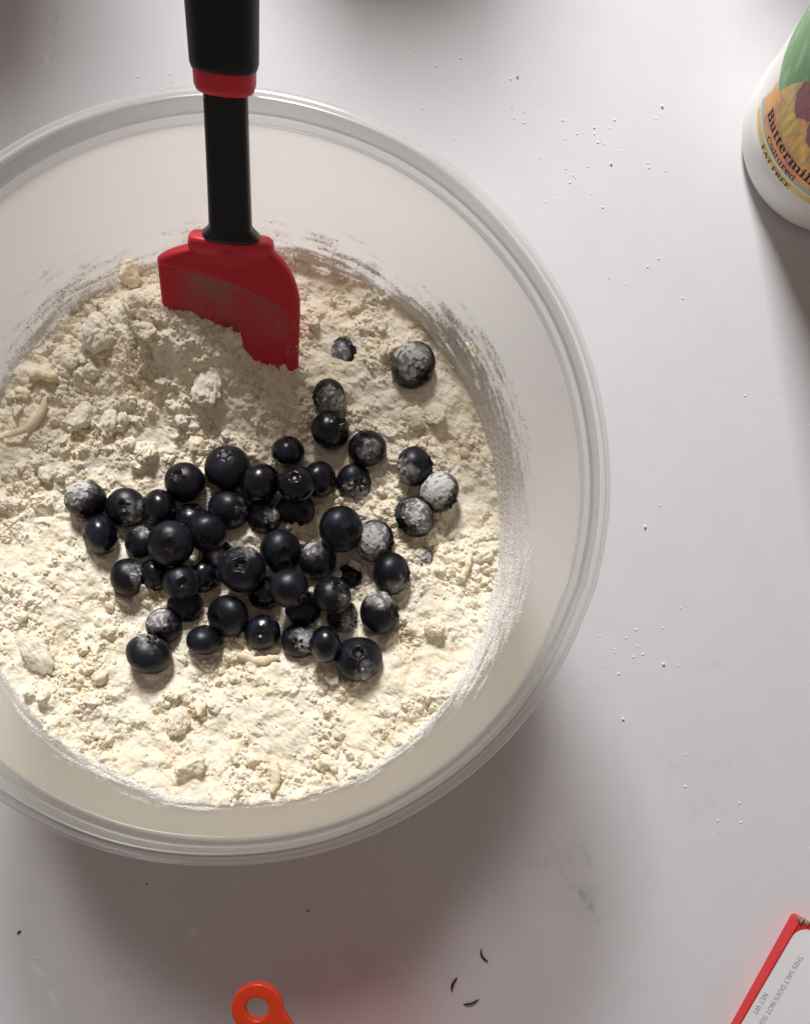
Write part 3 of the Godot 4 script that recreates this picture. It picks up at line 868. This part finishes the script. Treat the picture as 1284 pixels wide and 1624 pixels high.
		am.add_surface_from_arrays(Mesh.PRIMITIVE_TRIANGLES, s)
		put("lettering", am, M.ink, sleeve)


# ---------------------------------------------------------------- salt box, bottom right
func salt_box() -> void:
	# local -x runs along the near long edge away from the torn corner, +z into the box
	var along := Vector3(-0.482, 0, 0.876)
	var t := thing("salt_box", "red carton of salt with a white panel, lying flat at the lower right corner", "carton", Vector3(257.2, 0, 194.7), Basis(-along, Vector3.UP, (-along).cross(Vector3.UP)))
	var high := 10.0
	var rounded := func(x0: float, x1: float, z0: float, z1: float, r: float, n: int) -> PackedVector2Array:
		var p := PackedVector2Array()
		for c in [[x0 + r, z0 + r, PI], [x1 - r, z0 + r, 1.5 * PI], [x1 - r, z1 - r, 0.0], [x0 + r, z1 - r, 0.5 * PI]]:
			for k in n + 1:
				var a: float = c[2] + 0.5 * PI * k / n
				p.append(Vector2(c[0] + r * cos(a), c[1] + r * sin(a)))
		return p
	var solid := func(rings: Array) -> ArrayMesh:   # rings of [outline, height], bottom to top
		var v := PackedVector3Array()
		var n: int = rings[0][0].size()
		for r in rings:
			for p in r[0]: v.append(Vector3(p.x, r[1] * lerpf(1.0, 0.35, clampf(-p.x / 130.0, 0.0, 1.0)), p.y))   # the packet thins away from the corner
		var idx := PackedInt32Array()
		for j in rings.size() - 1:
			for i in n: quads(idx, j * n + i, j * n + (i + 1) % n, (j + 1) * n + (i + 1) % n, (j + 1) * n + i, true)
		v.append(Vector3(-65, rings[-1][1] * 0.675, 40))
		for i in n: idx.append_array(PackedInt32Array([v.size() - 1, (rings.size() - 1) * n + i, (rings.size() - 1) * n + (i + 1) % n]))
		return build(v, idx)
	put("carton", solid.call([[rounded.call(-129.8, -0.2, 0.2, 89.8, 1.5, 5), 0.0], [rounded.call(-130.0, 0.0, 0.0, 90.0, 1.8, 5), 0.8], [rounded.call(-130.0, 0.0, 0.0, 90.0, 1.8, 5), high - 0.9], [rounded.call(-129.7, -0.3, 0.3, 89.7, 1.6, 5), high - 0.3], [rounded.call(-129.1, -0.9, 0.9, 89.1, 1.4, 5), high]]), M.card_red, t)
	var panel := put("front_panel", solid.call([[rounded.call(-128.0, -2.6, 1.1, 88.0, 8.0, 10), high + 0.05], [rounded.call(-128.0, -2.6, 1.1, 88.0, 8.0, 10), high + 0.28], [rounded.call(-127.8, -2.8, 1.3, 87.8, 8.0, 10), high + 0.36]]), M.card_white, t)
	for l in [["THIS SALT DOES NOT SUPPLY IODIDE", 16.0, 9.4, 2.5], ["NET WT", 40.0, 4.0, 2.5]]:
		var s := lettering(l[0], l[3], false, false)
		var v: PackedVector3Array = s[Mesh.ARRAY_VERTEX]
		var nn := PackedVector3Array()
		for i in v.size():
			v[i] = Vector3(-l[1] - v[i].x, (high + 0.5) * lerpf(1.0, 0.35, clampf((l[1] + v[i].x) / 130.0, 0.0, 1.0)), l[2] + v[i].y) * K
			nn.append(Vector3.UP)
		s[Mesh.ARRAY_VERTEX] = v
		s[Mesh.ARRAY_NORMAL] = nn
		s[Mesh.ARRAY_TANGENT] = null
		var am := ArrayMesh.new()
		am.add_surface_from_arrays(Mesh.PRIMITIVE_TRIANGLES, s)
		put("lettering", am, M.grey_ink, panel)
	var rule := BoxMesh.new()
	rule.size = Vector3(40, 0.1, 0.5) * K
	put("printed_rule", rule, M.grey_ink, panel, Vector3(-94, high * 0.53 + 0.34, 16))
	# the corner is scuffed through to bare board
	for q in [[-0.6, 0.8, 1.6, 0.0], [-0.4, 4.2, 1.4, 60.0]]:
		var off: float = q[3]
		var s: float = q[2]
		put("frayed_corner", ball(20, 14, func(d: Vector3) -> float: return s * (1.0 + 0.7 * nz.get_noise_3d(d.x * 80.0 + off, d.y * 80.0, d.z * 80.0))), M.card_torn, t, Vector3(q[0], high - 0.6, q[1]))


# ---------------------------------------------------------------- measuring cup, bottom edge
func measuring_cup() -> void:
	# the ring end of the handle shows; the cup stands out of the frame
	var along := Vector3(0.50, -0.03, 0.866).normalized()
	var t := thing("measuring_cup", "bright orange red measuring cup, its handle with a hole entering at the bottom edge", "measuring cup", Vector3(2.8, 58.0, 218.2), Basis(along, Vector3.UP, along.cross(Vector3.UP)).orthonormalized())
	var n := 144
	var outer := func(a: float, inset: float) -> Vector2:
		var hw := 9.6 - inset
		var f := wrapf(a, -PI, PI)
		var r := 11.1 - inset
		if absf(f) < PI / 2.0:
			var side := hw / maxf(absf(sin(f)), 1e-4)
			r = maxf(r, minf(side, 62.0 / cos(f)))
		return Vector2(r * cos(a), r * sin(a))
	var v := PackedVector3Array()
	var rings := [[-1.0, 0.0, -1.5], [-1.0, -0.5, -2.0], [1.0, 0.9, -2.2], [1.0, 0.25, -1.8], [1.0, 0.0, -1.0], [1.0, 0.0, 1.2], [1.0, 0.25, 2.0], [1.0, 0.9, 2.4], [-1.0, -0.9, 2.4], [-1.0, -0.25, 2.0], [-1.0, 0.0, 1.2], [-1.0, 0.0, -1.5]]
	for r in rings:
		for i in n:
			var a := TAU * i / n
			var p: Vector2 = outer.call(a, r[1]) if r[0] > 0.0 else Vector2(cos(a), sin(a)) * (4.9 - r[1])
			v.append(Vector3(p.x, r[2], p.y))
	var idx := PackedInt32Array()
	for j in rings.size() - 1:
		for i in n: quads(idx, j * n + i, j * n + (i + 1) % n, (j + 1) * n + (i + 1) % n, (j + 1) * n + i, true)
	put("handle", build(v, idx), M.orange, t)
	var line := PackedVector2Array()
	for p in [[0.01, -51.5], [26, -51.5], [27, -53.0], [29, -52.8], [31, -50], [35.5, -4.0], [37.5, -2.4], [37.5, -0.9], [33.8, -0.9], [29.2, -48.5], [27, -50], [0.01, -50]]:
		line.append(Vector2(p[0], p[1]))
	put("cup", lathe(line, 96), M.orange, t, Vector3(95, 0, 0))


# ---------------------------------------------------------------- small things on the table
func speck_shape(sd: float) -> ArrayMesh:
	return ball(14, 9, func(d: Vector3) -> float: return 1.0 + 0.5 * nz.get_noise_3d(d.x * 60.0 + sd, d.y * 60.0, d.z * 60.0))

func crumbs_on_table() -> void:
	var sh := speck_shape(5.0)
	var pale := mat(Color(0.92, 0.90, 0.88), 0.95, 0.2)
	for s in [[192.8, -204.2, 1.05, "largest white flour grain near the bottle, left of its label"], [184.4, 3.9, 1.15, "single white flour grain on bare table right of the bowl's middle"],
			[193.5, 72.0, 1.1, "white flour grain at the lower right of the speckled patch below the bowl's middle"], [173.5, 99.1, 1.0, "lowest bright flour grain, beside the upper edge of the bowl's shadow"], [167.5, -175.8, 1.0, "white flour grain amid the upper speckled patch between bowl and bottle"]]:
		var o := put("flour_grain", sh, pale, self, Vector3(s[0], s[2] * 0.5, s[1]))
		o.basis = Basis.from_euler(Vector3(0, rng.randf() * TAU, 0)).scaled_local(Vector3(1, 0.7, 1) * s[2] * 0.62)
		tag(o, s[3], "flour grain", "flour grains on the table")
	var mm := MultiMesh.new()
	mm.transform_format = MultiMesh.TRANSFORM_3D
	mm.mesh = sh
	var where: Array[Transform3D] = []
	for c in [[170.0, -180.0, 34.0, 30.0, 44], [140.0, -190.0, 26.0, 24.0, 22], [185.0, -130.0, 22.0, 30.0, 16], [178.0, 70.0, 18.0, 22.0, 32], [215.0, 140.0, 26.0, 26.0, 14], [90.0, -215.0, 70.0, 26.0, 22], [235.0, -80.0, 30.0, 60.0, 12], [-40.0, 215.0, 60.0, 14.0, 12], [-60.0, -225.0, 60.0, 16.0, 8], [200.0, 30.0, 30.0, 60.0, 10]]:
		for k in c[4]:
			var p := Vector2(c[0] + rng.randfn() * c[2] * 0.6, c[1] + rng.randfn() * c[3] * 0.6)
			if p.length() < 150.0 and p.length() > 60.0 or p.length() <= 60.0: continue
			var s := 0.22 + 0.38 * pow(rng.randf(), 2.2)
			where.append(Transform3D(Basis.from_euler(Vector3(rng.randf() * 6.0, rng.randf() * 6.0, 0)).scaled(Vector3(1, 0.55, 1) * s), Vector3(p.x, s * 0.3, p.y) * K))
	mm.instance_count = where.size()
	for k in where.size(): mm.set_instance_transform(k, where[k])
	var o := MultiMeshInstance3D.new()
	o.name = "flour_specks"
	o.multimesh = mm
	o.material_override = pale
	add_child(o, true)
	tag(o, "tiny white flour specks sprinkled over the table around the bowl", "flour specks", "", "stuff")
	var dark := mat(Color(0.05, 0.04, 0.038), 0.8, 0.3)
	for s in [[-125.2, 204.7, 1.1, "dark crumb near the left edge of the table, below the bowl"], [-61.8, 181.0, 0.55, "tiny dark dot just below the bowl's bottom rim, to the left"], [17.6, 194.1, 0.6, "tiny dark dot between the bowl's bottom rim and the orange handle"], [121.3, -218.6, 0.5, "tiny dark dot at the top of the table, right of the spatula handle"]]:
		var d := put("dark_speck", sh, dark, self, Vector3(s[0], 0.4, s[1]))
		d.basis = Basis.from_euler(Vector3(0, 0.7, 0)).scaled_local(Vector3(s[2] * 1.2, 0.4, s[2] * 0.45))
		tag(d, s[3], "dark speck", "dark specks on the table")
	for s in [[[Vector2(103.4, 212.6), Vector2(103.6, 216.2), Vector2(106.6, 219.4)], "upper one of three thin curved dark slivers, bent like a bracket"], [[Vector2(91.6, 227.0), Vector2(89.2, 230.4), Vector2(88.8, 234.2)], "left one of three thin curved dark slivers, standing upright"],
			[[Vector2(94.4, 240.4), Vector2(98.4, 239.9), Vector2(102.2, 237.9)], "lowest one of three thin dark slivers, lying nearly level with a thick end"]]:
		var c := Curve3D.new()
		for i in 3:
			var d: Vector2 = (s[0][mini(i + 1, 2)] - s[0][maxi(i - 1, 0)]) / 5.0
			c.add_point(Vector3(s[0][i].x, 0.75 if i == 1 else 0.5, s[0][i].y), -Vector3(d.x, 0, d.y), Vector3(d.x, 0, d.y))
		var l := c.get_baked_length()
		var m := grid(10, 24, func(u: float, w: float) -> Vector3:
			var p := c.sample_baked(l * w)
			var q := c.sample_baked(minf(l * w + 0.1, l)) - c.sample_baked(maxf(l * w - 0.1, 0.0))
			var sd := q.cross(Vector3.UP).normalized()
			var k := 0.52 * pow(sin(PI * clampf(w, 0.01, 0.99)), 0.4) * (1.0 + 0.35 * nz.get_noise_2d(w * 200.0, s[0][0].x * 9.0))
			return p + sd * cos(TAU * u) * k + Vector3.UP * sin(TAU * u) * k, true)
		tag(put("dark_sliver", m, M.sliver), s[1], "dark sliver", "thin dark slivers below the bowl")


func things_out_of_frame() -> void:
	# what stands just beyond the top of the frame and throws the soft shade along it
	var tin := mat(Color(0.55, 0.50, 0.44), 0.4)
	var c := thing("storage_canister", "tall canister with a lid standing well beyond the upper left of the photograph", "canister", Vector3(-148, 0, -560))
	var a := PackedVector2Array()
	for p in [[0.01, 0], [64, 0], [67, 2], [68, 6], [68, 280], [67, 283], [0.01, 283]]: a.append(Vector2(p[0], p[1]))
	put("body", lathe(a, 72), tin, c)
	a = PackedVector2Array()
	for p in [[0.01, 283.2], [69, 283.2], [70, 285], [70, 296], [68, 300], [14, 302], [9, 305], [9, 310], [13, 316], [10, 321], [0.01, 322]]: a.append(Vector2(p[0], p[1]))
	put("lid", lathe(a, 72), mat(Color(0.35, 0.27, 0.18), 0.6), c)
	var d := thing("pitcher", "plain straight pitcher standing beyond the top edge of the photograph", "pitcher", Vector3(36, 0, -470))
	a = PackedVector2Array()
	for p in [[0.01, 0], [48, 0], [51, 2], [53, 6], [54, 174], [53, 176], [51.5, 175], [50, 168], [49, 10], [46, 6], [0.01, 6]]: a.append(Vector2(p[0], p[1]))
	put("body", lathe(a, 72), mat(Color(0.30, 0.28, 0.26), 0.35), d)
	put("handle", grid(14, 30, func(u: float, w: float) -> Vector3:
		var q := PI * w
		return Vector3(51.0 + (24.0 + 5.0 * cos(TAU * u)) * sin(q), 100.0 + (46.0 + 5.0 * cos(TAU * u)) * cos(q), 6.0 * sin(TAU * u)), true), mat(Color(0.30, 0.28, 0.26), 0.35), d)
	var j := thing("jar", "closed jar standing beyond the upper right of the photograph", "jar", Vector3(229, 0, -455))
	a = PackedVector2Array()
	for p in [[0.01, 0], [38, 0], [40, 3], [40, 151], [35, 159], [35, 163], [0.01, 163]]: a.append(Vector2(p[0], p[1]))
	put("body", lathe(a, 72), tin, j)
	a = PackedVector2Array()
	for p in [[0.01, 163.2], [37, 163.2], [38, 164], [38, 178], [36, 180], [0.01, 180]]: a.append(Vector2(p[0], p[1]))
	put("lid", lathe(a, 72), M.red, j)
